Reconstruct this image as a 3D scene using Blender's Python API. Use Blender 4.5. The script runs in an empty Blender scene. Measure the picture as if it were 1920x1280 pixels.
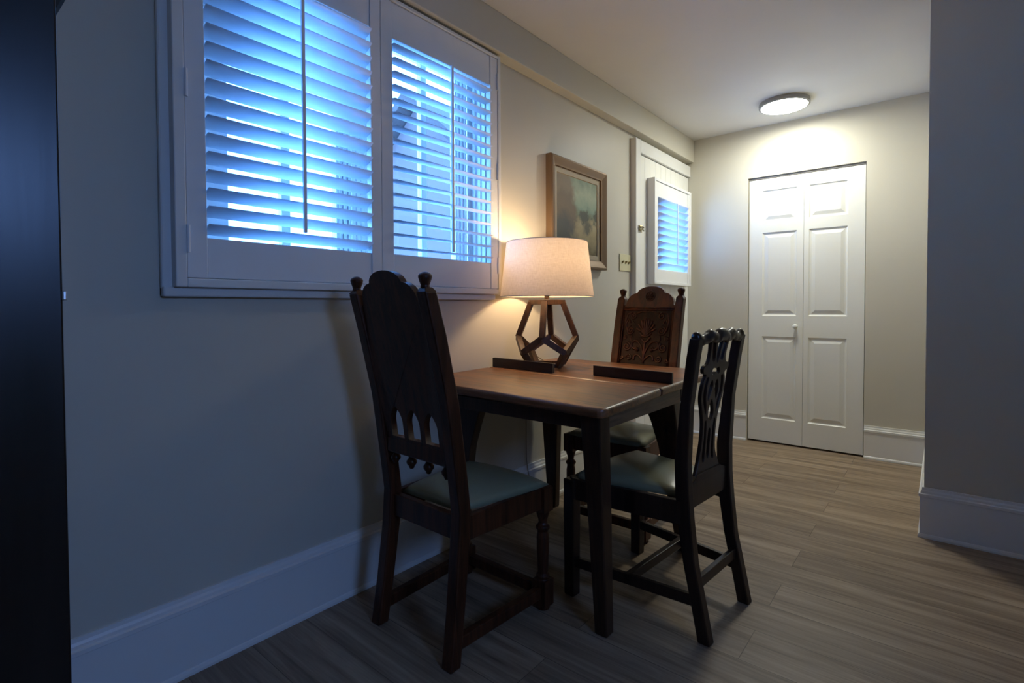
import bpy, bmesh, math, random
from mathutils import Vector, Matrix
random.seed(7)
PI = math.pi
scene = bpy.context.scene
COL = scene.collection

# ------------------------------------------------------------------ helpers
def link(o, parent=None):
    COL.objects.link(o)
    if parent is not None:
        o.parent = parent
    return o

def tag(o, label, cat, group=None):
    o['label'] = label
    o['category'] = cat
    if group:
        o['group'] = group
    return o

def thing(name, label, cat, loc=(0, 0, 0), rz=0, group=None):
    o = bpy.data.objects.new(name, None)
    o.empty_display_size = .1
    link(o)
    o.location = loc
    o.rotation_euler = (0, 0, rz)
    return tag(o, label, cat, group)

def mesh_of(name, bm, m, parent=None, bevel=0, smooth=False, seg=2, loc=None):
    bmesh.ops.recalc_face_normals(bm, faces=bm.faces)
    me = bpy.data.meshes.new(name)
    bm.to_mesh(me)
    bm.free()
    me.materials.append(m)
    if smooth:
        me.polygons.foreach_set('use_smooth', [True] * len(me.polygons))
    o = bpy.data.objects.new(name, me)
    link(o, parent)
    if loc is not None:
        o.location = loc
    if bevel:
        b = o.modifiers.new('bevel', 'BEVEL')
        b.width = bevel
        b.segments = seg
        b.limit_method = 'ANGLE'
        b.angle_limit = math.radians(35)
    return o

def struct(name, bm, m, parent=None, **k):
    o = mesh_of(name, bm, m, parent, **k)
    if parent is None:
        o['kind'] = 'structure'
    return o

def box(bm, x0, x1, y0, y1, z0, z1):
    v = [bm.verts.new((x, y, z)) for z in (z0, z1) for x, y in ((x0, y0), (x1, y0), (x1, y1), (x0, y1))]
    for f in ((3, 2, 1, 0), (4, 5, 6, 7), (0, 1, 5, 4), (1, 2, 6, 5), (2, 3, 7, 6), (3, 0, 4, 7)):
        bm.faces.new([v[i] for i in f])
    return v

def bx(*a):
    bm = bmesh.new()
    box(bm, *a)
    return bm

def boxes(*lst):
    bm = bmesh.new()
    for a in lst:
        box(bm, *a)
    return bm

def rings(bm, loops, cap=True):
    vs = [[bm.verts.new(p) for p in L] for L in loops]
    n = len(vs[0])
    for a, b in zip(vs, vs[1:]):
        for i in range(n):
            bm.faces.new((a[i], a[(i + 1) % n], b[(i + 1) % n], b[i]))
    if cap:
        bm.faces.new(vs[0][::-1])
        bm.faces.new(vs[-1])
    return vs

def loft(bm, secs):
    """secs: (x0,x1,y0,y1,z) rectangles stacked upward"""
    rings(bm, [[(x0, y0, z), (x1, y0, z), (x1, y1, z), (x0, y1, z)] for x0, x1, y0, y1, z in secs])
    return bm

def bar_yz(bm, cx, path, w):
    """post in a y-z plane: path of (y, z, depth[, dx])"""
    L = []
    for p in path:
        y, z, d = p[:3]
        dx = p[3] if len(p) > 3 else 0
        L.append([(cx + dx - w / 2, y - d / 2, z), (cx + dx + w / 2, y - d / 2, z), (cx + dx + w / 2, y + d / 2, z), (cx + dx - w / 2, y + d / 2, z)])
    rings(bm, L)
    return bm

def lathe(bm, prof, c=(0, 0, 0), n=24, cap=True):
    L = []
    for r, z in prof:
        L.append([(c[0] + r * math.cos(2 * PI * i / n), c[1] + r * math.sin(2 * PI * i / n), c[2] + z) for i in range(n)])
    rings(bm, L, cap)
    return bm

def tube(bm, pts, r, n=8, cap=True, closed=False):
    pts = [Vector(p) for p in pts]
    m = len(pts)
    rr = r if isinstance(r, (list, tuple)) else [r] * m
    L = []
    up = None
    for i, p in enumerate(pts):
        if closed:
            t = pts[(i + 1) % m] - pts[i - 1]
        else:
            t = pts[min(i + 1, m - 1)] - pts[max(i - 1, 0)]
        t.normalize()
        if up is None:
            up = t.orthogonal().normalized()
        else:
            up = up - t * up.dot(t)
            if up.length < 1e-6:
                up = t.orthogonal()
            up.normalize()
        s = t.cross(up)
        L.append([p + (up * math.cos(2 * PI * k / n) + s * math.sin(2 * PI * k / n)) * rr[i] for k in range(n)])
    if closed:
        L.append(L[0])
        vs = [[bm.verts.new(q) for q in l] for l in L[:-1]]
        for i in range(m):
            a, b = vs[i], vs[(i + 1) % m]
            for k in range(n):
                bm.faces.new((a[k], a[(k + 1) % n], b[(k + 1) % n], b[k]))
    else:
        rings(bm, L, cap)
    return bm

def beam(bm, a, b, w, h, up=(0, 0, 1)):
    """rectangular bar from a to b: w sideways, h along 'up'"""
    a, b = Vector(a), Vector(b)
    t = (b - a).normalized()
    u = Vector(up)
    u = (u - t * u.dot(t)).normalized()
    s = t.cross(u)
    rings(bm, [[p + s * (i * w / 2) + u * (j * h / 2) for i, j in ((-1, -1), (1, -1), (1, 1), (-1, 1))] for p in (a, b)])
    return bm

def smoothpoly(pts, sub=6, closed=True):
    P = [Vector((p[0], p[1])) for p in pts]
    n = len(P)
    out = []
    for i in range(n if closed else n - 1):
        if closed:
            p0, p1, p2, p3 = P[i - 1], P[i], P[(i + 1) % n], P[(i + 2) % n]
        else:
            p0, p1, p2, p3 = P[max(i - 1, 0)], P[i], P[i + 1], P[min(i + 2, n - 1)]
        for k in range(sub):
            t = k / sub
            q = .5 * ((2 * p1) + (p2 - p0) * t + (2 * p0 - 5 * p1 + 4 * p2 - p3) * t * t + (3 * p1 - p0 - 3 * p2 + p3) * t ** 3)
            out.append((q.x, q.y))
    if not closed:
        out.append((P[-1].x, P[-1].y))
    return out

def plate_mesh(loops, thick, bevel=0):
    """flat plate with holes from 2D loops (u,v) -> mesh in x (u), z (v), thickness along y"""
    cu = bpy.data.curves.new('plate', 'CURVE')
    cu.dimensions = '2D'
    cu.fill_mode = 'BOTH'
    cu.extrude = thick / 2 - bevel
    cu.bevel_depth = bevel
    cu.bevel_resolution = 1
    for L in loops:
        s = cu.splines.new('POLY')
        s.points.add(len(L) - 1)
        for p, (u, v) in zip(s.points, L):
            p.co = (u, v, 0, 1)
        s.use_cyclic_u = True
    o = bpy.data.objects.new('plate', cu)
    COL.objects.link(o)
    bpy.context.view_layer.update()
    dg = bpy.context.evaluated_depsgraph_get()
    me = bpy.data.meshes.new_from_object(o.evaluated_get(dg))
    bpy.data.objects.remove(o)
    me.transform(Matrix.Rotation(PI / 2, 4, 'X'))
    return me

def plate(name, loops, thick, m, parent, fn=None, bevel=0):
    me = plate_mesh(loops, thick, bevel)
    me.name = name
    if fn:
        for v in me.vertices:
            v.co = fn(v.co)
    me.materials.clear()
    me.materials.append(m)
    o = bpy.data.objects.new(name, me)
    link(o, parent)
    return o

def copy_tree(o, parent=None):
    c = o.copy()
    COL.objects.link(c)
    c.parent = parent
    for ch in list(o.children):
        copy_tree(ch, c)
    return c

# ------------------------------------------------------------------ materials
def new_mat(name):
    m = bpy.data.materials.new(name)
    m.use_nodes = True
    nt = m.node_tree
    b = nt.nodes['Principled BSDF']
    return m, nt, b

def nd(nt, t, **k):
    n = nt.nodes.new(t)
    for a, v in k.items():
        if hasattr(n, a) and a not in ('inputs',):
            setattr(n, a, v)
    return n

def plain(name, c, rough=.5, bump=0, bscale=200, metallic=0, spec=.5, var=.04, coat=0):
    m, nt, b = new_mat(name)
    b.inputs['Roughness'].default_value = rough
    b.inputs['Metallic'].default_value = metallic
    b.inputs['Specular IOR Level'].default_value = spec
    b.inputs['Coat Weight'].default_value = coat
    tc = nd(nt, 'ShaderNodeTexCoord')
    no = nd(nt, 'ShaderNodeTexNoise')
    no.inputs['Scale'].default_value = 2.5
    no.inputs['Detail'].default_value = 3
    nt.links.new(tc.outputs['Object'], no.inputs['Vector'])
    mx = nd(nt, 'ShaderNodeMix', data_type='RGBA')
    mx.inputs['A'].default_value = (*[v * (1 - var) for v in c], 1)
    mx.inputs['B'].default_value = (*[v * (1 + var) for v in c], 1)
    nt.links.new(no.outputs['Fac'], mx.inputs['Factor'])
    nt.links.new(mx.outputs['Result'], b.inputs['Base Color'])
    if bump:
        n2 = nd(nt, 'ShaderNodeTexNoise')
        n2.inputs['Scale'].default_value = bscale
        n2.inputs['Detail'].default_value = 2
        nt.links.new(tc.outputs['Object'], n2.inputs['Vector'])
        bp = nd(nt, 'ShaderNodeBump')
        bp.inputs['Strength'].default_value = bump
        bp.inputs['Distance'].default_value = .002
        nt.links.new(n2.outputs['Fac'], bp.inputs['Height'])
        nt.links.new(bp.outputs['Normal'], b.inputs['Normal'])
    return m

def wood(name, c1, c2, rough=.35, axis='z', scale=14, bump=.12, coat=0, spec=.5):
    m, nt, b = new_mat(name)
    b.inputs['Coat Weight'].default_value = coat
    b.inputs['Coat Roughness'].default_value = .25
    b.inputs['Specular IOR Level'].default_value = spec
    tc = nd(nt, 'ShaderNodeTexCoord')
    mp = nd(nt, 'ShaderNodeMapping')
    s = [1, 1, 1]
    s['xyz'.index(axis)] = .07
    mp.inputs['Scale'].default_value = s
    nt.links.new(tc.outputs['Object'], mp.inputs['Vector'])
    n1 = nd(nt, 'ShaderNodeTexNoise')
    n1.inputs['Scale'].default_value = scale * 2.6
    n1.inputs['Detail'].default_value = 6
    n1.inputs['Distortion'].default_value = .8
    nt.links.new(mp.outputs['Vector'], n1.inputs['Vector'])
    n2 = nd(nt, 'ShaderNodeTexNoise')
    n2.inputs['Scale'].default_value = scale * 14
    n2.inputs['Detail'].default_value = 3
    nt.links.new(mp.outputs['Vector'], n2.inputs['Vector'])
    ad = nd(nt, 'ShaderNodeMath', operation='MULTIPLY_ADD')
    ad.inputs[1].default_value = .45
    nt.links.new(n2.outputs['Fac'], ad.inputs[0])
    nt.links.new(n1.outputs['Fac'], ad.inputs[2])
    cr = nd(nt, 'ShaderNodeValToRGB')
    cr.color_ramp.elements[0].position = .48
    cr.color_ramp.elements[0].color = (*c1, 1)
    cr.color_ramp.elements[1].position = .92
    cr.color_ramp.elements[1].color = (*c2, 1)
    nt.links.new(ad.outputs[0], cr.inputs['Fac'])
    nt.links.new(cr.outputs['Color'], b.inputs['Base Color'])
    mr = nd(nt, 'ShaderNodeMapRange')
    mr.inputs['To Min'].default_value = rough - .06
    mr.inputs['To Max'].default_value = rough + .1
    nt.links.new(n1.outputs['Fac'], mr.inputs['Value'])
    nt.links.new(mr.outputs['Result'], b.inputs['Roughness'])
    bp = nd(nt, 'ShaderNodeBump')
    bp.inputs['Strength'].default_value = bump
    bp.inputs['Distance'].default_value = .003
    nt.links.new(ad.outputs[0], bp.inputs['Height'])
    nt.links.new(bp.outputs['Normal'], b.inputs['Normal'])
    return m

def floor_mat():
    m, nt, b = new_mat('oak_plank_floor')
    tc = nd(nt, 'ShaderNodeTexCoord')
    br = nd(nt, 'ShaderNodeTexBrick')
    br.offset = .37
    br.inputs['Scale'].default_value = 1
    br.inputs['Brick Width'].default_value = 1.22
    br.inputs['Row Height'].default_value = .18
    br.inputs['Mortar Size'].default_value = .0012
    br.inputs['Mortar Smooth'].default_value = .2
    br.inputs['Color1'].default_value = (.2, .2, .2, 1)
    br.inputs['Color2'].default_value = (.8, .8, .8, 1)
    br.inputs['Mortar'].default_value = (.4, .4, .4, 1)
    nt.links.new(tc.outputs['Object'], br.inputs['Vector'])
    # per-plank offset of the grain
    sc = nd(nt, 'ShaderNodeVectorMath', operation='SCALE')
    sc.inputs['Scale'].default_value = 7.3
    nt.links.new(br.outputs['Color'], sc.inputs[0])
    ad = nd(nt, 'ShaderNodeVectorMath', operation='ADD')
    nt.links.new(tc.outputs['Object'], ad.inputs[0])
    nt.links.new(sc.outputs[0], ad.inputs[1])
    mp = nd(nt, 'ShaderNodeMapping')
    mp.inputs['Scale'].default_value = (.55, 6.5, 1)
    nt.links.new(ad.outputs[0], mp.inputs['Vector'])
    n1 = nd(nt, 'ShaderNodeTexNoise')
    n1.inputs['Scale'].default_value = 2.6
    n1.inputs['Detail'].default_value = 7
    n1.inputs['Roughness'].default_value = .62
    n1.inputs['Distortion'].default_value = .9
    nt.links.new(mp.outputs['Vector'], n1.inputs['Vector'])
    mp2 = nd(nt, 'ShaderNodeMapping')
    mp2.inputs['Scale'].default_value = (2.2, 60, 1)
    nt.links.new(ad.outputs[0], mp2.inputs['Vector'])
    n2 = nd(nt, 'ShaderNodeTexNoise')
    n2.inputs['Scale'].default_value = 2
    n2.inputs['Detail'].default_value = 4
    nt.links.new(mp2.outputs['Vector'], n2.inputs['Vector'])
    mm = nd(nt, 'ShaderNodeMath', operation='MULTIPLY_ADD')
    mm.inputs[1].default_value = .35
    nt.links.new(n2.outputs['Fac'], mm.inputs[0])
    nt.links.new(n1.outputs['Fac'], mm.inputs[2])
    cr = nd(nt, 'ShaderNodeValToRGB')
    e = cr.color_ramp.elements
    e[0].position = .42
    e[0].color = (.125, .082, .050, 1)
    e[1].position = .9
    e[1].color = (.42, .32, .22, 1)
    x = e.new(.64)
    x.color = (.25, .182, .122, 1)
    nt.links.new(mm.outputs[0], cr.inputs['Fac'])
    # plank to plank value
    hv = nd(nt, 'ShaderNodeHueSaturation')
    mr = nd(nt, 'ShaderNodeMapRange')
    mr.inputs['To Min'].default_value = .82
    mr.inputs['To Max'].default_value = 1.14
    nt.links.new(br.outputs['Color'], mr.inputs['Value'])
    nt.links.new(mr.outputs['Result'], hv.inputs['Value'])
    nt.links.new(cr.outputs['Color'], hv.inputs['Color'])
    dk = nd(nt, 'ShaderNodeMix', data_type='RGBA', blend_type='MULTIPLY')
    dk.inputs['B'].default_value = (.45, .42, .4, 1)
    nt.links.new(br.outputs['Fac'], dk.inputs['Factor'])
    nt.links.new(hv.outputs['Color'], dk.inputs['A'])
    nt.links.new(dk.outputs['Result'], b.inputs['Base Color'])
    b.inputs['Roughness'].default_value = .48
    b.inputs['Specular IOR Level'].default_value = .35
    bp = nd(nt, 'ShaderNodeBump')
    bp.inputs['Strength'].default_value = .12
    bp.inputs['Distance'].default_value = .002
    nt.links.new(mm.outputs[0], bp.inputs['Height'])
    nt.links.new(bp.outputs['Normal'], b.inputs['Normal'])
    return m

def emis(name, c, s):
    m, nt, b = new_mat(name)
    b.inputs['Base Color'].default_value = (*c, 1)
    b.inputs['Emission Color'].default_value = (*c, 1)
    b.inputs['Emission Strength'].default_value = s
    return m

def glass_mat():
    m, nt, b = new_mat('window_glass')
    nt.nodes.remove(b)
    out = nt.nodes['Material Output']
    tr = nd(nt, 'ShaderNodeBsdfTransparent')
    tr.inputs['Color'].default_value = (.93, .97, 1, 1)
    gl = nd(nt, 'ShaderNodeBsdfGlossy')
    gl.inputs['Roughness'].default_value = .02
    lw = nd(nt, 'ShaderNodeLayerWeight')
    pw = nd(nt, 'ShaderNodeMath', operation='POWER')
    pw.inputs[1].default_value = 5
    nt.links.new(lw.outputs['Facing'], pw.inputs[0])
    fr = nd(nt, 'ShaderNodeMath', operation='MULTIPLY_ADD')
    fr.inputs[1].default_value = .9
    fr.inputs[2].default_value = .05
    nt.links.new(pw.outputs[0], fr.inputs[0])
    mx = nd(nt, 'ShaderNodeMixShader')
    nt.links.new(fr.outputs[0], mx.inputs[0])
    nt.links.new(tr.outputs[0], mx.inputs[1])
    nt.links.new(gl.outputs[0], mx.inputs[2])
    nt.links.new(mx.outputs[0], out.inputs['Surface'])
    return m

def shade_mat():
    m, nt, b = new_mat('linen_shade')
    nt.nodes.remove(b)
    out = nt.nodes['Material Output']
    tc = nd(nt, 'ShaderNodeTexCoord')
    cols = []
    for s in ((1, 1, 14), (9, 9, 1)):
        mp = nd(nt, 'ShaderNodeMapping')
        mp.inputs['Scale'].default_value = s
        nt.links.new(tc.outputs['Object'], mp.inputs['Vector'])
        n = nd(nt, 'ShaderNodeTexNoise')
        n.inputs['Scale'].default_value = 38
        n.inputs['Detail'].default_value = 3
        nt.links.new(mp.outputs['Vector'], n.inputs['Vector'])
        cols.append(n)
    ad = nd(nt, 'ShaderNodeMath', operation='ADD')
    nt.links.new(cols[0].outputs['Fac'], ad.inputs[0])
    nt.links.new(cols[1].outputs['Fac'], ad.inputs[1])
    cr = nd(nt, 'ShaderNodeValToRGB')
    cr.color_ramp.elements[0].position = .3
    cr.color_ramp.elements[0].color = (.60, .50, .40, 1)
    cr.color_ramp.elements[1].position = .75
    cr.color_ramp.elements[1].color = (.80, .70, .60, 1)
    hf = nd(nt, 'ShaderNodeMath', operation='MULTIPLY')
    hf.inputs[1].default_value = .5
    nt.links.new(ad.outputs[0], hf.inputs[0])
    nt.links.new(hf.outputs[0], cr.inputs['Fac'])
    df = nd(nt, 'ShaderNodeBsdfDiffuse')
    tl = nd(nt, 'ShaderNodeBsdfTranslucent')
    nt.links.new(cr.outputs['Color'], df.inputs['Color'])
    nt.links.new(cr.outputs['Color'], tl.inputs['Color'])
    mx = nd(nt, 'ShaderNodeMixShader')
    mx.inputs[0].default_value = SHADE_T
    nt.links.new(df.outputs[0], mx.inputs[1])
    nt.links.new(tl.outputs[0], mx.inputs[2])
    nt.links.new(mx.outputs[0], out.inputs['Surface'])
    return m

def louver_mat():
    m, nt, b = new_mat('white_louver_vinyl')
    b.inputs['Base Color'].default_value = (.86, .87, .88, 1)
    b.inputs['Roughness'].default_value = .35
    out = nt.nodes['Material Output']
    no = nd(nt, 'ShaderNodeTexNoise')
    no.inputs['Scale'].default_value = 30
    cr = nd(nt, 'ShaderNodeValToRGB')
    cr.color_ramp.elements[0].color = (.72, .78, .86, 1)
    cr.color_ramp.elements[1].color = (.78, .84, .92, 1)
    nt.links.new(no.outputs['Fac'], cr.inputs['Fac'])
    tl = nd(nt, 'ShaderNodeBsdfTranslucent')
    nt.links.new(cr.outputs['Color'], tl.inputs['Color'])
    mx = nd(nt, 'ShaderNodeMixShader')
    mx.inputs[0].default_value = .55
    nt.links.new(b.outputs[0], mx.inputs[1])
    nt.links.new(tl.outputs[0], mx.inputs[2])
    nt.links.new(mx.outputs[0], out.inputs['Surface'])
    return m

def painting_mat():
    """soft landscape: dark tree mass at left, teal sky, two round bushes, ochre meadow (object coords: x across 0..1, z up 0..1)"""
    m, nt, b = new_mat('landscape_canvas')
    b.inputs['Roughness'].default_value = .6
    tc = nd(nt, 'ShaderNodeTexCoord')
    no = nd(nt, 'ShaderNodeTexNoise')
    no.inputs['Scale'].default_value = 8
    no.inputs['Detail'].default_value = 5
    nt.links.new(tc.outputs['Generated'], no.inputs['Vector'])
    cen = nd(nt, 'ShaderNodeVectorMath', operation='SUBTRACT')
    cen.inputs[1].default_value = (.5, .5, .5)
    nt.links.new(no.outputs['Color'], cen.inputs[0])
    wr = nd(nt, 'ShaderNodeVectorMath', operation='MULTIPLY_ADD')
    wr.inputs[1].default_value = (.3, .3, .3)
    nt.links.new(cen.outputs[0], wr.inputs[0])
    nt.links.new(tc.outputs['Generated'], wr.inputs[2])
    sp = nd(nt, 'ShaderNodeSeparateXYZ')
    nt.links.new(wr.outputs[0], sp.inputs[0])
    U, V = sp.outputs['Y'], sp.outputs['Z']
    sky = nd(nt, 'ShaderNodeValToRGB')
    e = sky.color_ramp.elements
    e[0].position = 0
    e[0].color = (.11, .085, .035, 1)
    e[1].position = 1
    e[1].color = (.16, .24, .17, 1)
    for p, c in ((.25, (.34, .28, .14)), (.42, (.42, .35, .19)), (.5, (.16, .18, .11)), (.6, (.20, .31, .23)), (.8, (.36, .44, .31))):
        q = e.new(p)
        q.color = (*c, 1)
    nt.links.new(V, sky.inputs['Fac'])
    cur = sky.outputs['Color']

    def blob(cx, cy, rx, ry, col, soft):
        nonlocal cur
        a = nd(nt, 'ShaderNodeCombineXYZ')
        nt.links.new(U, a.inputs[0])
        nt.links.new(V, a.inputs[1])
        mp = nd(nt, 'ShaderNodeMapping')
        mp.inputs['Location'].default_value = (-cx / rx, -cy / ry, 0)
        mp.inputs['Scale'].default_value = (1 / rx, 1 / ry, 0)
        nt.links.new(a.outputs[0], mp.inputs['Vector'])
        ln = nd(nt, 'ShaderNodeVectorMath', operation='LENGTH')
        nt.links.new(mp.outputs[0], ln.inputs[0])
        mr = nd(nt, 'ShaderNodeMapRange')
        mr.inputs['From Min'].default_value = 1 - soft
        mr.inputs['From Max'].default_value = 1 + soft
        mr.inputs['To Min'].default_value = 1
        mr.inputs['To Max'].default_value = 0
        nt.links.new(ln.outputs['Value'], mr.inputs['Value'])
        mx = nd(nt, 'ShaderNodeMix', data_type='RGBA')
        mx.inputs['B'].default_value = (*col, 1)
        nt.links.new(mr.outputs['Result'], mx.inputs['Factor'])
        nt.links.new(cur, mx.inputs['A'])
        cur = mx.outputs['Result']
    blob(.05, .78, .38, .32, (.20, .155, .10), .18)
    blob(.18, .52, .30, .30, (.15, .115, .075), .2)
    blob(.08, .22, .34, .28, (.06, .068, .065), .35)
    blob(.68, .49, .12, .11, (.06, .075, .055), .2)
    blob(.96, .53, .08, .07, (.07, .085, .06), .2)
    blob(.74, .36, .10, .07, (.10, .10, .07), .5)
    nt.links.new(cur, b.inputs['Base Color'])
    return m

# tunable light levels
SHADE_T = .165
CEIL_L = 90.0
SKY = 15.0
SKY_C = (.13, .40, 1.0)
SIDE_W = 8.5
SIDE_C = (.21, .41, 1.0)

WALL = plain('wall_paint', (.60, .57, .485), .45, .05, 240, spec=.35)
CEILM = plain('ceiling_paint', (.72, .71, .68), .6, .05, 160)
TRIM = plain('white_trim_paint', (.78, .78, .76), .32, 0)
SHUT = plain('white_shutter_paint', (.80, .81, .82), .35, 0)
LOUV = louver_mat()
DOORM = plain('white_door_paint', (.80, .80, .76), .36, .03, 120)
FLOOR = floor_mat()
DARK = wood('dark_oak', (.020, .0068, .0030), (.088, .028, .011), .36, 'z', 12, spec=.35)
CARVED = wood('carved_oak', (.024, .0072, .0028), (.115, .033, .012), .36, 'z', 12, spec=.3)
CARVED_SHADE = wood('carved_oak_shade', (.008, .003, .0015), (.035, .011, .005), .5, 'z', 12, spec=.2)  # darker copy of the carved oak, shade between the reliefs put into colour
MAHOG = wood('dark_mahogany', (.010, .0055, .0036), (.036, .018, .012), .3, 'z', 12, bump=.05)
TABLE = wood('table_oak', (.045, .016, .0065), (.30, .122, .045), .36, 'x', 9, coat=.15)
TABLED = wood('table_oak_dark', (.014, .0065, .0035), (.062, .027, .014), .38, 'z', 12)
WALNUT = wood('lamp_walnut', (.032, .014, .007), (.10, .046, .022), .42, 'z', 20)
CAB = wood('cabinet_black_brown', (.0035, .0025, .002), (.010, .007, .006), .3, 'z', 6, bump=.03)
FRAME = plain('bronze_frame', (.22, .145, .085), .38, 0, metallic=.35)
FRAMED = plain('frame_side_brown', (.12, .065, .035), .45, 0)
LINER = plain('frame_liner', (.36, .29, .19), .5, .1, 150)
VINYL = plain('sage_vinyl', (.26, .265, .165), .34, .06, 260)
IVORY = plain('ivory_plastic', (.66, .62, .40), .35, 0)
BRASS = plain('aged_brass', (.34, .29, .17), .35, 0, metallic=.9)
STEEL = plain('bright_metal', (.7, .7, .7), .3, 0, metallic=.9)
CORD = plain('clear_brown_cord', (.30, .25, .17), .4, 0)
GREYRIM = plain('grey_rim', (.32, .31, .30), .5, 0)
DIFF = emis('lit_diffuser', (.99, .985, .86), CEIL_L)
BULB = emis('lit_bulb', (1.0, .72, .42), 185)
GLASS = glass_mat()
SHADE = shade_mat()
ART = painting_mat()
EXTW = plain('exterior_siding', (.15, .085, .072), .7, 0)
EXTR = plain('roof_shingles', (.075, .042, .034), .8, .3, 40)
EXTG = plain('pale_paving', (.85, .85, .86), .8, 0)

# ------------------------------------------------------------------ room
D, H = 4.343, 2.44
WR, YB = 1.625, 3.026
XR, YF = 3.25, -1.8
struct('floor', bx(-.15, XR + .1, YF - .1, D + .15, -.1, 0), FLOOR)
struct('ceiling', bx(-.15, XR + .1, YF - .1, D + .15, H, H + .1), CEILM)
# left wall with window opening and exterior-door opening
WY0, WY1, WZ0, WZ1 = .60, 1.84, 1.19, 2.19
struct('wall_left', boxes((-.15, 0, YF - .1, WY0, 0, H), (-.15, 0, WY0, WY1, 0, WZ0), (-.15, 0, WY0, WY1, WZ1, H),
                          (-.15, 0, WY1, 3.405, 0, H), (-.15, 0, 3.405, D, 2.135, H)), WALL)
DX0, DX1, DZ = .497, 1.266, 2.056
struct('wall_back', boxes((-.15, DX0, D, D + .15, 0, H), (DX1, XR, D, D + .15, 0, H), (DX0, DX1, D, D + .15, DZ, H),
                          (DX0, DX1, D + .08, D + .15, 0, DZ)), WALL)
struct('wall_right', bx(WR, XR, YB, D, 0, H), WALL)
struct('wall_side', bx(XR, XR + .1, YF - .1, D + .15, 0, H), WALL)
struct('wall_front', bx(-.15, XR + .1, YF - .1, YF, 0, H), WALL)
struct('trim_1', bx(0, .068, YF, D, 2.2568, H), WALL, bevel=.004)

PROF = [(0, 0), (.021, 0), (.021, .008), (.018, .016), (.0145, .019), (.0145, .186), (.019, .189), (.019, .200), (.013, .204), (.0115, .212), (.0075, .219), (.0065, .2295), (0, .2295)]
def baseboard(name, a, b, nrm, ea=0, eb=0):
    """a,b wall points; nrm into room; ea/eb = +-1 mitre at the ends (1 grows with depth)"""
    a, b, n = Vector((*a, 0)), Vector((*b, 0)), Vector((*nrm, 0))
    t = (b - a).normalized()
    L = [[a + n * d - t * (d * ea) + Vector((0, 0, z)) for d, z in PROF], [b + n * d + t * (d * eb) + Vector((0, 0, z)) for d, z in PROF]]
    bm = bmesh.new()
    rings(bm, L)
    return struct(name, bm, TRIM)
baseboard('baseboard_left', (0, YF), (0, 3.335), (1, 0))
baseboard('baseboard_back', (.042, D), (DX0 - .003, D), (0, -1))
baseboard('baseboard_back.001', (DX1 + .003, D), (WR, D), (0, -1), 0, -1)
baseboard('baseboard_right', (WR, YB), (WR, D), (-1, 0), 1, -1)
baseboard('baseboard_right.001', (XR, YB), (WR, YB), (0, -1), -1, 1)

# ------------------------------------------------------------------ window 1 (behind the shutters)
win = bpy.data.objects.new('window_1', None)
link(win)
win['kind'] = 'structure'
# moulded outer casing and the deep inner frame the shutters hang in
FX = .05
mesh_of('window_casing', boxes((0, .018, .494, .525, 1.094, 2.25), (.0, .03, .494, 1.876, 1.094, 1.122)), TRIM, win, bevel=.005)
mesh_of('window_frame', boxes((0, FX, .519, .5485, 1.121, 2.245), (0, FX, 1.876, 1.897, 1.121, 2.245),
                              (0, FX, .5485, 1.876, 1.121, 1.146), (0, FX, .5485, 1.876, 2.231, 2.245)), TRIM, win, bevel=.003)
e_ = .003
rv = [(-.15, -.001, WY0 - .02, WY0 + e_, WZ0 - .01, WZ1 + .01), (-.15, -.001, WY1 - e_, WY1 + .02, WZ0 - .01, WZ1 + .01),
      (-.15, -.001, WY0 + e_, WY1 - e_, WZ0 - .02, WZ0 + e_), (-.15, -.001, WY0 + e_, WY1 - e_, WZ1 - e_, WZ1 + .02)]
for k in range(3):   # stepped jamb mouldings
    rv.append((-.099 + .03 * k, -.085 + .03 * k, WY1 - .022 + .006 * k, WY1 - e_, WZ0 + e_, WZ1 - e_))
    rv.append((-.099 + .03 * k, -.085 + .03 * k, WY0 + e_, WY0 + .022 - .006 * k, WZ0 + e_, WZ1 - e_))
mesh_of('window_reveal', boxes(*rv), TRIM, win)
# sashes: two casements with muntins
sash = bmesh.new()
x0, x1 = -.135, -.10
for y0, y1, sl, sr in ((WY0 + .004, 1.155, .116, .045), (1.262, WY1 - .026, .095, .075)):
    for a in ((y0, y0 + sl, WZ0, WZ1), (y1 - sr, y1, WZ0, WZ1), (y0 + sl, y1 - sr, WZ0 + .004, WZ0 + .045), (y0 + sl, y1 - sr, WZ1 - .05, WZ1 - .004)):
        box(sash, x0, x1, *a)
    for k in range(3):     # stepped glazing stops on the far stile
        box(sash, x1, x1 + .006 + .008 * k, y1 - sr + .010 + .016 * k, y1 - sr + .022 + .016 * k, WZ0 + .004, WZ1 - .004)
for k in range(4):
    box(sash, x0 + .004, x1 + .03 - .008 * k, 1.158 + .026 * k, 1.175 + .026 * k, WZ0 + .004, WZ1 - .004)
mesh_of('window_sash', sash, TRIM, win, bevel=.002)
for y in (.912, 1.547):
    mesh_of('muntin', bx(-.128, -.100, y - .016, y + .016, WZ0 + .045, WZ1 - .05), TRIM, win, bevel=.002)
def pane(x, y0, y1, z0, z1, parent):
    bm = bmesh.new()
    bm.faces.new([bm.verts.new(p) for p in ((x, y0, z0), (x, y1, z0), (x, y1, z1), (x, y0, z1))])
    return mesh_of('pane', bm, GLASS, parent)
pane(-.117, WY0 + .115, 1.115, WZ0 + .045, WZ1 - .045, win)
pane(-.117, 1.35, 1.745, WZ0 + .045, WZ1 - .045, win)

def louver_bm(y0, y1, w=.0635, t=.0095):
    bm = bmesh.new()
    prof = [(w / 2 * math.cos(a), t / 2 * math.sin(a)) for a in [2 * PI * i / 14 for i in range(14)]]
    rings(bm, [[(px, y, pz) for px, pz in prof] for y in (y0, y1)])
    return bm

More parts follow.
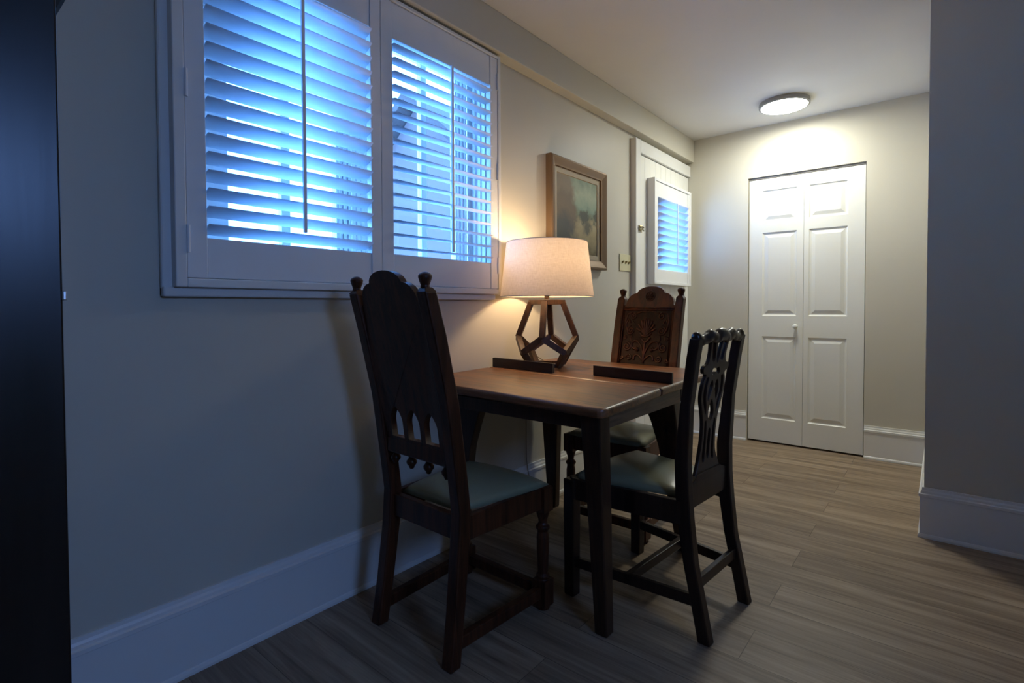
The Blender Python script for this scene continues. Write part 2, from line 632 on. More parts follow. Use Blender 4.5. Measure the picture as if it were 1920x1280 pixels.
def shutter(name, label, ys, zs, op, xc, th, tilt, nl, rod_y, hinge, group=None, framed=None):
    """ys,zs outer size; op=(y0,y1,z0,z1) louvre opening; xc mid-plane x; th thickness"""
    y0, y1 = ys
    z0, z1 = zs
    a0, a1, b0, b1 = op
    r = thing(name, label, 'shutter', (xc, (y0 + y1) / 2, z0), group=group)
    yc = (y0 + y1) / 2
    L = lambda y: y - yc
    Z = lambda z: z - z0
    h = th / 2
    mesh_of('stile', bx(-h, h, L(y0), L(a0), 0, Z(z1)), SHUT, r, bevel=.002)
    mesh_of('stile', bx(-h, h, L(a1), L(y1), 0, Z(z1)), SHUT, r, bevel=.002)
    mesh_of('bottom_rail', bx(-h + .001, h - .003, L(a0), L(a1), 0, Z(b0)), SHUT, r, bevel=.003)
    mesh_of('top_rail', bx(-h + .001, h - .003, L(a0), L(a1), Z(b1), Z(z1)), SHUT, r, bevel=.003)
    lb = louver_bm(L(a0) + .002, L(a1) - .002)
    first = None
    pitch = (b1 - b0) / nl
    for i in range(nl):
        zz = Z(b0 + pitch * (i + .5))
        if first is None:
            first = mesh_of('louver', lb, LOUV, r, smooth=True)
            o = first
        else:
            o = first.copy()
            COL.objects.link(o)
            o.parent = r
        o.location = (0, 0, zz)
        o.rotation_euler = (0, tilt, 0)
    # tilt rod along the inner edges of the louvres
    ix = .0635 / 2 * math.cos(tilt) + .006
    iz = -.0635 / 2 * math.sin(tilt)
    mesh_of('tilt_rod', bx(ix - .005, ix + .006, L(rod_y) - .0055, L(rod_y) + .0055, Z(b0) + .03 + iz, Z(b1) - .012 + iz * .3), SHUT, r, bevel=.002)
    for hy, hz in hinge:
        bm = bmesh.new()
        lathe(bm, [(.005, 0), (.005, .077)], (h + .003, L(hy), Z(hz)), 10)
        mesh_of('hinge', bm, SHUT, r)
    return r
T1, T2 = math.radians(-24), math.radians(3)
# Rotation about +y by +a turns the outer (-x) edge upward
shutter('plantation_shutter', 'white louvred window shutter panel on the left, nearest the camera, with steeply tilted slats', (.5495, 1.2095), (1.1475, 2.229),
        (.602, 1.165, 1.264, 2.094), .033, .028, T1, 16, .89, [(.5515, 1.652), (.5515, 1.218)], 'shutters of the large window')
shutter('plantation_shutter', 'white louvred window shutter panel on the right, behind the lamp, with nearly flat slats', (1.2115, 1.8745), (1.1475, 2.229),
        (1.265, 1.826, 1.268, 2.094), .033, .028, T2, 16, 1.557, [(1.8735, 2.084), (1.8735, 1.66), (1.8735, 1.219)], 'shutters of the large window')

# ------------------------------------------------------------------ exterior door (door_2) on the left wall
d2 = bpy.data.objects.new('door_2', None)
link(d2)
d2['kind'] = 'structure'
mesh_of('door_casing', boxes((-.02, .04, 3.337, 3.413, 0, 2.228), (-.02, .04, 3.413, D - .002, 2.14, 2.228)), TRIM, d2, bevel=.003)
leaf = bmesh.new()
nb = 10
ya, yb = 3.418, D - .004
OY0, OY1, OZ0, OZ1 = 3.69, 4.19, 1.30, 1.87
for i in range(nb):
    p, q = ya + (yb - ya) * i / nb, ya + (yb - ya) * (i + 1) / nb
    segs = [(p, q, .012, 2.134)]
    if q > OY0 and p < OY1:
        segs = [(p, q, .012, OZ0), (p, q, OZ1, 2.134)]
        if p < OY0:
            segs.append((p, OY0, OZ0, OZ1))
        if q > OY1:
            segs.append((OY1, q, OZ0, OZ1))
    for s in segs:
        box(leaf, -.02, .022, s[0] + .0005, s[1] - .0005, s[2], s[3])
mesh_of('door_leaf', leaf, DOORM, d2, bevel=.0035)
pane(-.002, OY0 - .002, OY1 + .002, OZ0 - .002, OZ1 + .002, d2)
lt = bmesh.new()
box(lt, .022, .028, 3.425, 3.452, 1.585, 1.632)
box(lt, .04, .046, 3.375, 3.405, 1.588, 1.628)
tube(lt, [(.052, 3.368, 1.618), (.058, 3.39, 1.620), (.05, 3.43, 1.616)], .005)
tube(lt, [(.052, 3.372, 1.596), (.058, 3.40, 1.600), (.048, 3.44, 1.594)], .005)
tube(lt, [(.05, 3.392, 1.60), (.066, 3.40, 1.61), (.05, 3.408, 1.625)], .005)
mesh_of('door_latch', lt, BRASS, d2)
hg = bmesh.new()
for z in (1.66, .35):
    lathe(hg, [(.007, 0), (.007, .09)], (.03, D - .012, z), 10)
mesh_of('hinge', hg, BRASS, d2)
# boxed shutter fixed on the door
fr = shutter('door_shutter', 'small boxed white louvred shutter mounted on the plank door beyond the picture', (3.572, 4.228), (1.246, 1.968),
             (3.612, 4.188, 1.335, 1.86), .062, .03, math.radians(-42), 10, 3.94, [])
L0 = (3.572 + 4.228) / 2
mesh_of('box_frame', boxes((-.04, .02, 3.548 - L0, 3.571 - L0, -.022, .744), (-.04, .02, 4.229 - L0, 4.252 - L0, -.022, .744),
                           (-.04, .02, 3.571 - L0, 4.229 - L0, -.022, -.001), (-.04, .02, 3.571 - L0, 4.229 - L0, .723, .744)), SHUT, fr, bevel=.003)

# ------------------------------------------------------------------ bifold closet door (door_1)
d1 = bpy.data.objects.new('door_1', None)
link(d1)
d1['kind'] = 'structure'
def raised_leaf(x0, x1, z0, z1, panels, yf, th):
    bm = bmesh.new()
    xs = sorted({x0, x1} | {p[0] for p in panels} | {p[1] for p in panels})
    zs = sorted({z0, z1} | {p[2] for p in panels} | {p[3] for p in panels})
    V = {}
    def v(x, z, y=yf):
        k = (round(x, 5), round(z, 5), round(y, 5))
        if k not in V:
            V[k] = bm.verts.new((x, y, z))
        return V[k]
    for i in range(len(xs) - 1):
        for j in range(len(zs) - 1):
            a, b, c, d = xs[i], xs[i + 1], zs[j], zs[j + 1]
            pan = any(p[0] - 1e-6 <= a and b <= p[1] + 1e-6 and p[2] - 1e-6 <= c and d <= p[3] + 1e-6 for p in panels)
            if not pan:
                bm.faces.new((v(a, c), v(b, c), v(b, d), v(a, d)))
    for p in panels:
        prev = [(p[0], p[2], yf), (p[1], p[2], yf), (p[1], p[3], yf), (p[0], p[3], yf)]
        for ins, dep in ((.006, .006), (.012, .008), (.018, .008), (.042, .001)):
            cur = [(p[0] + ins, p[2] + ins, yf + dep), (p[1] - ins, p[2] + ins, yf + dep), (p[1] - ins, p[3] - ins, yf + dep), (p[0] + ins, p[3] - ins, yf + dep)]
            for k in range(4):
                q = [prev[k], prev[(k + 1) % 4], cur[(k + 1) % 4], cur[k]]
                bm.faces.new([v(a[0], a[1], a[2]) for a in q])
            prev = cur
        bm.faces.new([v(a[0], a[1], a[2]) for a in prev])
    # back and edges
    e = yf + th
    for q in ([(x0, z0, yf), (x0, z1, yf), (x0, z1, e), (x0, z0, e)], [(x1, z0, yf), (x1, z0, e), (x1, z1, e), (x1, z1, yf)],
              [(x0, z0, yf), (x0, z0, e), (x1, z0, e), (x1, z0, yf)], [(x0, z1, yf), (x1, z1, yf), (x1, z1, e), (x0, z1, e)],
              [(x0, z0, e), (x0, z1, e), (x1, z1, e), (x1, z0, e)]):
        bm.faces.new([bm.verts.new((a, c, b)) for a, b, c in q])
    return bm
for k, (x0, x1, pa, pb) in enumerate(((.503, .8825, .600, .838), (.8845, 1.262, .917, 1.160))):
    panels = [(pa, pb, 1.706, 1.948), (pa, pb, .985, 1.625), (pa, pb, .190, .826)]
    lf = mesh_of('door_leaf', raised_leaf(x0, x1, .014, 2.036, panels, D + .012, .034), DOORM, d1)
    if k == 0:
        bm = bmesh.new()
        lathe(bm, [(.010, 0), (.008, .010), (.009, .014), (.017, .022), (.018, .030), (.013, .037), (.004, .039)], (0, 0, 0), 20)
        kb = mesh_of('knob', bm, DOORM, lf, smooth=True)
        kb.rotation_euler = (PI / 2, 0, 0)
        kb.location = (.836, D + .013, .906)
mesh_of('track', bx(DX0 + .002, DX1 - .002, D + .014, D + .05, 2.042, 2.055), GREYRIM, d1)

# ------------------------------------------------------------------ ceiling disc light
cl = thing('ceiling_light', 'round flush ceiling light with thin grey rim, lit, above the white bifold door', 'ceiling light', (.838, 3.925, H))
bm = bmesh.new()
lathe(bm, [(.154, 0), (.156, -.012), (.156, -.027), (.1425, -.031), (.1425, -.022), (.13, -.016)], n=64)
mesh_of('rim', bm, GREYRIM, cl, smooth=False)
bm = bmesh.new()
lathe(bm, [(.142, -.018), (.142, -.030), (.135, -.034), (.09, -.036), (.01, -.0365)], n=64)
mesh_of('diffuser', bm, DIFF, cl, smooth=True)

# ------------------------------------------------------------------ framed landscape
pf = thing('framed_painting', 'framed landscape painting with bronze brown frame on the wall above the lamp', 'painting', (0.002, 2.327, 1.290))
W_, H_ = .607, .608
def frame_loop(bm, steps):
    L = [[(x, i, i) for x, i in ()]]
    loops = []
    for x, ins in steps:
        loops.append([(x, ins, ins), (x, W_ - ins, ins), (x, W_ - ins, H_ - ins), (x, ins, H_ - ins)])
    vs = [[bm.verts.new(p) for p in l] for l in loops]
    for a, b in zip(vs, vs[1:]):
        for i in range(4):
            bm.faces.new((a[i], a[(i + 1) % 4], b[(i + 1) % 4], b[i]))
bm = bmesh.new()
frame_loop(bm, [(.0, 0), (.034, 0), (.040, .004), (.042, .012), (.038, .022), (.028, .045), (.026, .052), (.018, .052), (.0, .05), (.0, 0)])
mesh_of('frame', bm, FRAME, pf)
bm = bmesh.new()
frame_loop(bm, [(.004, .05), (.016, .0525), (.017, .056), (.015, .082), (.010, .086), (.004, .086), (.004, .05)])
mesh_of('liner', bm, LINER, pf)
mesh_of('canvas', bx(.005, .011, .085, W_ - .085, .085, H_ - .085), ART, pf)

# ------------------------------------------------------------------ triple light switch
sw = thing('light_switch', 'ivory triple toggle light switch plate beside the plank door casing', 'light switch', (0, 3.166, 1.303))
mesh_of('wall_plate', bx(0.0005, .006, 0, .163, 0, .114), IVORY, sw, bevel=.003)
for i in range(3):
    y = .0355 + .046 * i
    bm = bmesh.new()
    rings(bm, [[(.005, y - .005, .048), (.005, y + .005, .048), (.005, y + .005, .066), (.005, y - .005, .066)],
               [(.020, y - .0035, .062), (.020, y + .0035, .062), (.020, y + .0035, .070), (.020, y - .0035, .070)]])
    mesh_of('toggle', bm, BRASS, sw, bevel=.001)

# ------------------------------------------------------------------ dark cabinet at the left edge
cb = thing('tall_cabinet', 'tall nearly black brown cabinet against the left wall at the picture edge', 'cabinet', (0, 0, 0))
mesh_of('cabinet_body', boxes((.024, .58, -.80, .188, .06, 1.562), (.04, .56, -.78, .17, 0, .06)), CAB, cb, bevel=.004)
mesh_of('cornice', bx(.024, .612, -.815, .2035, 1.5625, 1.61), CAB, cb, bevel=.008)
for q in ((-.795, -.307), (-.303, .1845)):
    dr = mesh_of('cabinet_door', bx(.5805, .6, q[0], q[1], .09, 1.555), CAB, cb, bevel=.003)
mesh_of('catch', bx(.592, .603, .183, .1895, 1.074, 1.09), STEEL, cb, bevel=.002)

# ------------------------------------------------------------------ table
def tz(x, y):
    z = .778 - .021 * (x - .03)
    if y < 1.82:
        z -= .007 * (1.82 - y) / .46
    return z
tb = thing('dining_table', 'dark oak dining table pushed against the wall with the lamp standing on it', 'table', (0, 0, 0))
def slab(pts, th, nose):
    """plank top following the slight slope, with a rounded edge on edges flagged in nose"""
    bm = bmesh.new()
    c = Vector((sum(p[0] for p in pts) / len(pts), sum(p[1] for p in pts) / len(pts)))
    rings(bm, [[(x, y, tz(x, y) + d) for x, y in pts] for d in (-th, 0)])
    return bm
mesh_of('tabletop', slab([(.026, 1.822), (.889, 1.822), (.872, 2.46), (.862, 2.476), (.026, 2.40)], .032, 0), TABLE, tb, bevel=.011, seg=4)
mesh_of('table_leaf', slab([(.026, 1.36), (.882, 1.368), (.898, 1.378), (.903, 1.395), (.889, 1.820), (.026, 1.820)], .032, 0), TABLE, tb, bevel=.011, seg=4)
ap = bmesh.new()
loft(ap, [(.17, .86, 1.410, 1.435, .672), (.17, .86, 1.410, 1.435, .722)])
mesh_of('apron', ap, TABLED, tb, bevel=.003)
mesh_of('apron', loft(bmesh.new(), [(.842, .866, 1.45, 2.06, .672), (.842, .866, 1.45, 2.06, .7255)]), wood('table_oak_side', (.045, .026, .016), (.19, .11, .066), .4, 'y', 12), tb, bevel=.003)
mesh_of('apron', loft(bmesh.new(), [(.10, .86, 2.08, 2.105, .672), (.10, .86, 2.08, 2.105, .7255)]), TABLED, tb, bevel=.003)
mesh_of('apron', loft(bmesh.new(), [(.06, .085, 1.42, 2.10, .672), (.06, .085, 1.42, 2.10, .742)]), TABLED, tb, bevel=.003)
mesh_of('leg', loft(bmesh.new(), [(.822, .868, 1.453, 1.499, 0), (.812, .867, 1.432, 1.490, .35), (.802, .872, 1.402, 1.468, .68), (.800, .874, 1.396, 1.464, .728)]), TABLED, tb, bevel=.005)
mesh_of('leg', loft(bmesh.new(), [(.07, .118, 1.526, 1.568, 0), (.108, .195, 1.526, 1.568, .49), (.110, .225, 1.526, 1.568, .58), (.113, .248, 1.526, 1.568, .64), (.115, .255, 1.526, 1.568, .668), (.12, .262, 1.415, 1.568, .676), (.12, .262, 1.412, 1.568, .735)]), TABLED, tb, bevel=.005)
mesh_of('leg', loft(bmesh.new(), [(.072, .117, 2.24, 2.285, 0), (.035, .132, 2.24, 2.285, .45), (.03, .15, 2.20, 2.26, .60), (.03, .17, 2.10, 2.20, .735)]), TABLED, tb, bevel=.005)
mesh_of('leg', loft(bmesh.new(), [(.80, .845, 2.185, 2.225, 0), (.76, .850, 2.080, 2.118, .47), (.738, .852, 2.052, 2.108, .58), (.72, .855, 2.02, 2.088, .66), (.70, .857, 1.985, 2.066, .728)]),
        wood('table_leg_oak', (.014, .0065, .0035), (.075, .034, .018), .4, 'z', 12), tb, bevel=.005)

# two loose dark wooden bars lying on the top
def strip(label, a, b, h=.043, w=.017):
    dx, dy = b[0] - a[0], b[1] - a[1]
    L = math.hypot(dx, dy)
    rx = thing('wooden_bar', label, 'wooden bar', (a[0], a[1], tz(*a) + .0002), math.atan2(dy, dx), 'dark wooden bars on the tabletop')
    bm = bmesh.new()
    rings(bm, [[(0, 0, 0), (L, 0, tz(*b) - tz(*a)), (L, w, tz(*b) - tz(*a)), (0, w, 0)], [(0, 0, h), (L, 0, h + tz(*b) - tz(*a)), (L, w, h + tz(*b) - tz(*a)), (0, w, h)]])
    return bm, rx
for label, a, b in (('dark wooden bar lying on the tabletop in front of the lamp base', (.034, 1.846), (.374, 1.856)),
                    ('dark wooden bar lying on the tabletop near its right edge', (.535, 1.928), (.876, 1.945))):
    bm, rt = strip(label, a, b)
    loc, rot, lab, gr = rt.location.copy(), rt.rotation_euler.copy(), rt['label'], rt['group']
    bpy.data.objects.remove(rt)
    o = mesh_of('wooden_bar', bm, wood('bar_oak', (.012, .006, .004), (.04, .02, .012), .45, 'x', 14) if label.endswith('base') else bpy.data.materials['bar_oak'], None, bevel=.0015)
    o.location, o.rotation_euler = loc, rot
    tag(o, lab, 'wooden bar', gr)

# ------------------------------------------------------------------ lamp
LX, LY = .226, 2.022
LZ = tz(LX, LY) + .003
lp = thing('table_lamp', 'lit table lamp with drum linen shade and faceted open wood base on the table', 'lamp', (LX, LY, LZ))
bm = bmesh.new()
a0 = math.radians(-63)
def ringp(r, z, off=0, n=4):
    return [Vector((r * math.cos(a0 + off + k * 2 * PI / n), r * math.sin(a0 + off + k * 2 * PI / n), z)) for k in range(n)]
Tt, Ss, Ll, Bb = ringp(.076, .306), ringp(.140, .140), ringp(.136, .072, PI / 4), ringp(.092, .010, PI / 4)
def rad(a, b):
    m = (a + b) / 2
    return (m.x, m.y, 0)
bw = .027
for k in range(4):
    beam(bm, Tt[k], Ss[k], bw, .026, rad(Tt[k], Ss[k]))
    beam(bm, Tt[k], Tt[(k + 1) % 4], .020, .022, (0, 0, 1))
    beam(bm, Ss[k], Ll[k], bw, .024, rad(Ss[k], Ll[k]))
    beam(bm, Ss[k], Ll[(k - 1) % 4], bw, .024, rad(Ss[k], Ll[(k - 1) % 4]))
    beam(bm, Ll[k], Bb[k], bw, .024, rad(Ll[k], Bb[k]))
    beam(bm, Bb[k], Bb[(k + 1) % 4], .018, .019, (0, 0, 1))
    for P in (Ss[k], Ll[k]):
        lathe(bm, [(.004, -.012), (.012, -.006), (.012, .006), (.004, .012)], P, 8)
    lathe(bm, [(.012, -.0095), (.012, .010)], Bb[k], 8)
    lathe(bm, [(.013, -.011), (.013, .011)], Tt[k], 8)
mesh_of('lamp_base', bm, WALNUT, lp, bevel=.001)
bm = bmesh.new()
beam(bm, Tt[0], Tt[2], .03, .018)
beam(bm, Tt[1], Tt[3], .03, .018)
lathe(bm, [(.012, .32), (.012, .40), (.018, .402), (.018, .45), (.01, .452)], n=16)
mesh_of('lamp_stem', bm, WALNUT, lp)
SZ0, SZ1, R0, R1 = 1.110 - LZ, 1.366 - LZ, .222, .192
bm = bmesh.new()
n = 72
rings(bm, [[(r * math.cos(2 * PI * i / n), r * math.sin(2 * PI * i / n), z) for i in range(n)] for r, z in ((R0, SZ0), (R0 + (R1 - R0) * .5, (SZ0 + SZ1) / 2), (R1, SZ1))], cap=False)
sh = mesh_of('lamp_shade', bm, SHADE, lp, smooth=True)
for r, z in ((R0, SZ0), (R1, SZ1)):
    bm = bmesh.new()
    tube(bm, [(r * math.cos(2 * PI * i / n), r * math.sin(2 * PI * i / n), z) for i in range(n)], .0018, 6, closed=True)
    mesh_of('shade_ring', bm, GREYRIM, sh)
bm = bmesh.new()
for k in range(3):
    a = 2 * PI * k / 3 + .4
    tube(bm, [(.008 * math.cos(a), .008 * math.sin(a), SZ1 - .012), (R1 * math.cos(a), R1 * math.sin(a), SZ1)], .0016, 6)
lathe(bm, [(.012, SZ1 - .02), (.012, SZ1 - .004), (.006, SZ1), (.009, SZ1 + .006), (.006, SZ1 + .014), (.001, SZ1 + .016)], n=12)
mesh_of('finial', bm, GREYRIM, sh)
bm = bmesh.new()
lathe(bm, [(.004, .452), (.014, .456), (.02, .475), (.03, .50), (.031, .52), (.022, .54), (.004, .55)], n=20)
mesh_of('bulb', bm, BULB, lp, smooth=True)
bm = bmesh.new()
cz = -LZ
cord = [(-.05, .06, .012), (-.09, .05, .035), (-.135, .05, .05), (-.17, .06, .03), (-.200, .085, .012)]
cord += [(-.209, .105, -.02), (-.2135, .108, -.10), (-.214, .112, -.2), (-.2105, .106, -.32), (-.2115, .108, -.45), (-.207, .108, -.54), (-.20, .12, -.62), (-.195, .13, .0 + cz + .03), (-.185, .16, cz + .006), (-.180, .35, cz + .005), (-.17, .60, cz + .005)]
P2 = []
for i in range(len(cord) - 1):
    p0, p1, p2, p3 = [Vector(cord[min(max(j, 0), len(cord) - 1)]) for j in (i - 1, i, i + 1, i + 2)]
    for k in range(5):
        t = k / 5
        P2.append(.5 * ((2 * p1) + (p2 - p0) * t + (2 * p0 - 5 * p1 + 4 * p2 - p3) * t * t + (3 * p1 - p0 - 3 * p2 + p3) * t ** 3))
tube(bm, P2, .0022, 6)
mesh_of('cord', bm, CORD, lp, smooth=True)

# ------------------------------------------------------------------ carved high-back chairs
def cushion(bm, yr, yf, wr, wf, z0, h, dome, nx=14, ny=14, rc=.05):
    g = []
    for j in range(ny + 1):
        v = j / ny
        row = []
        for i in range(nx + 1):
            u = -1 + 2 * i / nx
            w = wr + (wf - wr) * v
            # superellipse style rounding of plan corners
            k = 1 - .05 * (abs(u) ** 4) * (abs(2 * v - 1) ** 4)
            x = u * w * k
            y = yr + (yf - yr) * v
            bow = .018 * (1 - u * u) * max(0, v * 2 - 1)
            e = max(abs(u) ** 5, abs(2 * v - 1) ** 5)
            z = z0 + h * (1 - e) ** .45 + dome * (1 - u * u) * (1 - (2 * v - 1) ** 2)
            row.append(bm.verts.new((x, y + bow, z)))
        g.append(row)
    for j in range(ny):
        for i in range(nx):
            bm.faces.new((g[j][i], g[j][i + 1], g[j + 1][i + 1], g[j + 1][i]))
    # underside
    edge = [g[0][i] for i in range(nx + 1)] + [g[j][nx] for j in range(1, ny + 1)] + [g[ny][i] for i in range(nx - 1, -1, -1)] + [g[j][0] for j in range(ny - 1, 0, -1)]
    bm.faces.new(edge[::-1])

BACKP = [(-.052, 0), (-.030, .15), (-.008, .33), (0, .446), (-.015, .563), (-.045, .775), (-.093, .98), (-.128, 1.105)]
def back_y(z):
    for (y0, z0), (y1, z1) in zip(BACKP, BACKP[1:]):
        if z <= z1:
            return y0 + (y1 - y0) * (z - z0) / (z1 - z0)
    (y0, z0), (y1, z1) = BACKP[-2:]
    return y0 + (y1 - y0) * (z - z0) / (z1 - z0)
def onback(off=0):
    return lambda c: Vector((c.x, c.y + back_y(c.z) + off, c.z))

def spiral(cx, cz, r, turns, a_start, dirn=1, n=26):
    return [(cx + r * (1 - .82 * k / n) * math.cos(a_start + dirn * 2 * PI * turns * k / n), cz + r * (1 - .82 * k / n) * math.sin(a_start + dirn * 2 * PI * turns * k / n)) for k in range(n + 1)]

def carved_chair(label, m, loc, rz, mirror_label=None):
    r = thing('carved_dining_chair', label, 'chair', loc, rz, 'carved high back chairs at the table')
    for s in (-1, 1):
        path = []
        for y, z in BACKP:
            d = .046 if .2 < z < 1.0 else .042
            dx = s * .008 * max(0, (.3 - z) / .3)
            path.append((y, z, d, dx))
        bm = bar_yz(bmesh.new(), s * .168, path, .043)
        post = mesh_of('rear_leg', bm, m, r, bevel=.005)
        bm = bmesh.new()
        tz_, ty = 1.105, back_y(1.105)
        rings(bm, [[(s * .168 + a * q, ty + b * q, z) for a, b in ((-1, -1), (1, -1), (1, 1), (-1, 1))] for q, z in ((.021, tz_ - .001), (.012, tz_ + .012))])
        lathe(bm, [(.011, .008), (.0135, .013), (.0125, .018), (.0155, .026), (.0195, .038), (.020, .044), (.0165, .049), (.013, .051), (.008, .054), (.002, .055)], (s * .168, ty - .004, tz_), 18)
        mesh_of('finial', bm, m, post, smooth=False, bevel=.001)
        # turned front legs
        bm = bmesh.new()
        cx, cy = s * .193, .372
        sq = lambda z0, z1, w: box(bm, cx - w, cx + w, cy - w, cy + w, z0, z1)
        sq(.345, .432, .026)
        sq(.012, .105, .027)
        lathe(bm, [(.024, 0), (.026, .012)], (cx, cy, 0), 20)
        lathe(bm, [(.026, .10), (.022, .108), (.024, .114), (.024, .120), (.018, .126), (.0185, .14), (.0215, .20), (.022, .25), (.0185, .272), (.019, .276), (.025, .284), (.025, .292), (.018, .299), (.015, .305), (.0165, .316), (.023, .336), (.025, .346)], (cx, cy, 0), 20)
        mesh_of('front_leg', bm, m, r, bevel=.0015)
        # side rail + low side stretcher
        bm = bmesh.new()
        a, b = Vector((s * .172, .0, .395)), Vector((s * .195, .372, .395))
        beam(bm, a, b, .024, .075)
        mesh_of('side_rail', bm, m, r, bevel=.003)
        bm = bmesh.new()
        beam(bm, (s * .174, -.03, .062), (s * .193, .372, .062), .026, .04)
        mesh_of('stretcher', bm, m, r, bevel=.004)
    bm = bmesh.new()
    beam(bm, (-.193, .372, .062), (.193, .372, .062), .026, .04)
    mesh_of('stretcher', bm, m, r, bevel=.004)
    bm = bmesh.new()
    beam(bm, (-.193, .375, .395), (.193, .375, .395), .024, .075)
    mesh_of('front_rail', bm, m, r, bevel=.003)
    bm = bmesh.new()
    beam(bm, (-.168, .0, .395), (.168, .0, .395), .024, .075)
    mesh_of('rear_rail', bm, m, r, bevel=.003)
    bm = bmesh.new()
    cushion(bm, .018, .398, .150, .214, .433, .020, .022)
    mesh_of('seat_cushion', bm, VINYL, r, smooth=True)
    # arched crest + panel + arcade as one pierced back board
    hw = .148
    half = [(.138, 1.068), (.135, 1.085), (.128, 1.105), (.115, 1.121), (.098, 1.131), (.083, 1.134), (.078, 1.136)]
    arch = [(.078 * math.cos(a), 1.134 + .037 * math.sin(a)) for a in [PI * k / 14 for k in range(1, 14)]]
    top = [(hw, 1.066)] + half + arch + [(-x, z) for x, z in half[::-1]] + [(-hw, 1.066)]
    outl = [(hw, .618)] + top[0:1] + top[1:] + [(-hw, .618)]
    holes = []
    for c in (-.084, 0, .084):
        w = .031
        h = [(c - w, .640), (c + w, .640), (c + w, .690)]
        for k in range(1, 9):
            t = k / 8
            h.append((c + w * math.cos(t * PI / 2) ** .8, .690 + .052 * t))
        for k in range(7, -1, -1):
            t = k / 8
            h.append((c - w * math.cos(t * PI / 2) ** .8, .690 + .052 * t))
        holes.append(h)
    plate('back_panel', [outl] + holes, .022, m, r, onback(0))
    # lower moulded rail with pendant drops
    bm = bmesh.new()
    yb = back_y(.605)
    box(bm, -.148, .148, yb - .017, yb + .015, .582, .634)
    lr = mesh_of('lower_rail', bm, m, r, bevel=.006)
    for c in (-.126, -.042, .042, .126):
        bm = bmesh.new()
        lathe(bm, [(.002, -.044), (.007, -.042), (.010, -.034), (.0165, -.026), (.017, -.018), (.011, -.010), (.009, -.004), (.012, 0)], (c, back_y(.56) - .003, .583), 14)
        mesh_of('drop_finial', bm, m, lr, smooth=True)
    # added thin plate, dark tone paints shade behind the carving; then the carving
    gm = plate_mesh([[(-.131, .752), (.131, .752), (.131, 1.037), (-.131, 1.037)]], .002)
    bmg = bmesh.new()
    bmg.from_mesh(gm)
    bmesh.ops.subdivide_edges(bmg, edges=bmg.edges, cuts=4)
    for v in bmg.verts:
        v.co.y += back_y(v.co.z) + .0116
    mesh_of('carved_shade_plate', bmg, CARVED_SHADE if m is CARVED else DARK, r)
    def relief(bm, pts, rad_):
        P = [(x, back_y(z) + .0135, z) for x, z in pts]
        tube(bm, P, [q * 1.3 for q in rad_] if isinstance(rad_, list) else rad_ * 1.3, 6)
    bm = bmesh.new()
    # border mouldings
    for z in (1.052, 1.043):
        relief(bm, [(-.146, z), (.146, z)], .004)
    for s in (-1, 1):
        relief(bm, [(s * .142, .76), (s * .142, 1.04)], .003)
        # corner scroll + frame line
        relief(bm, [(s * .118, .93), (s * .122, .985), (s * .115, 1.02), (s * .09, 1.025)], .003)
        relief(bm, spiral(s * .082, 1.008, .018, 1.4, PI / 2, s), .0032)
        relief(bm, smoothpoly([(s * .065, 1.022), (s * .03, 1.033), (0, 1.034)], 5, False), .003)
        # big side scrolls
        relief(bm, spiral(s * .088, .930, .024, 1.8, PI * .5, -s), .0042)
        relief(bm, spiral(s * .102, .842, .024, 1.8, PI * .4, s), .0042)
        relief(bm, spiral(s * .120, .892, .012, 1.4, PI * .4, s), .003)
        relief(bm, spiral(s * .085, .785, .018, 1.5, 0, s), .0035)
        relief(bm, spiral(s * .128, .778, .011, 1.3, PI, -s), .003)
        relief(bm, smoothpoly([(s * .112, .932), (s * .120, .965), (s * .105, .99), (s * .095, .97)], 5, False), .0035)
        # inner leaf scroll from the stem
        relief(bm, smoothpoly([(0, .80), (s * .022, .85), (s * .045, .873), (s * .07, .868), (s * .074, .845), (s * .058, .832), (s * .045, .842)], 6, False), .0042)
        relief(bm, smoothpoly([(s * .005, .775), (s * .03, .80), (s * .052, .795), (s * .055, .775)], 6, False), .004)
        relief(bm, smoothpoly([(s * .075, .868), (s * .085, .885), (s * .08, .905)], 6, False), .003)
        relief(bm, [(s * .044, .836), (s * .04, .828), (s * .034, .834)], .009)
        # palmette
        for k, (x1, z1, x2, z2) in enumerate(((.012, .965, .011, .995), (.022, .957, .030, .985), (.030, .945, .045, .965), (.036, .93, .055, .944))):
            relief(bm, smoothpoly([(s * .004, .905), (s * (x1 * .7), (z1 + .905) / 2 + .01), (s * x1, z1), (s * x2, z2)], 5, False), [.0032 + .0016 * min(1, i / 10) for i in range(16)])
        relief(bm, smoothpoly([(0, .900), (s * .018, .902), (s * .030, .918)], 6, False), .0045)
        relief(bm, smoothpoly([(0, .868), (s * .014, .878), (s * .028, .895)], 6, False), .005)
    relief(bm, smoothpoly([(0, .905), (0, .96), (0, 1.0)], 6, False), .0042)
    relief(bm, smoothpoly([(0, .76), (0, .82), (0, .868)], 6, False), .0048)
    mesh_of('carving', bm, m, r, smooth=True)
    # rosette on the crest
    bm = bmesh.new()
    P = [(.026 * math.cos(a), back_y(1.118 + .026 * math.sin(a)) + .011, 1.118 + .026 * math.sin(a)) for a in [2 * PI * k / 28 for k in range(28)]]
    tube(bm, P, .0038, 6, closed=True)
    for k in range(6):
        a = 2 * PI * k / 6
        relief(bm, [(.006 * math.cos(a), 1.118 + .006 * math.sin(a)), (.013 * math.cos(a), 1.118 + .013 * math.sin(a)), (.020 * math.cos(a), 1.118 + .020 * math.sin(a))], [.003, .0055, .003])
    relief(bm, [(-.003, 1.118), (.003, 1.118)], .006)
    mesh_of('rosette', bm, DARK, r, smooth=True)
    return r
carved_chair('dark high back chair nearest the camera seen from behind, with pierced gothic arches', DARK, (.405, 1.10, 0), math.radians(-1))
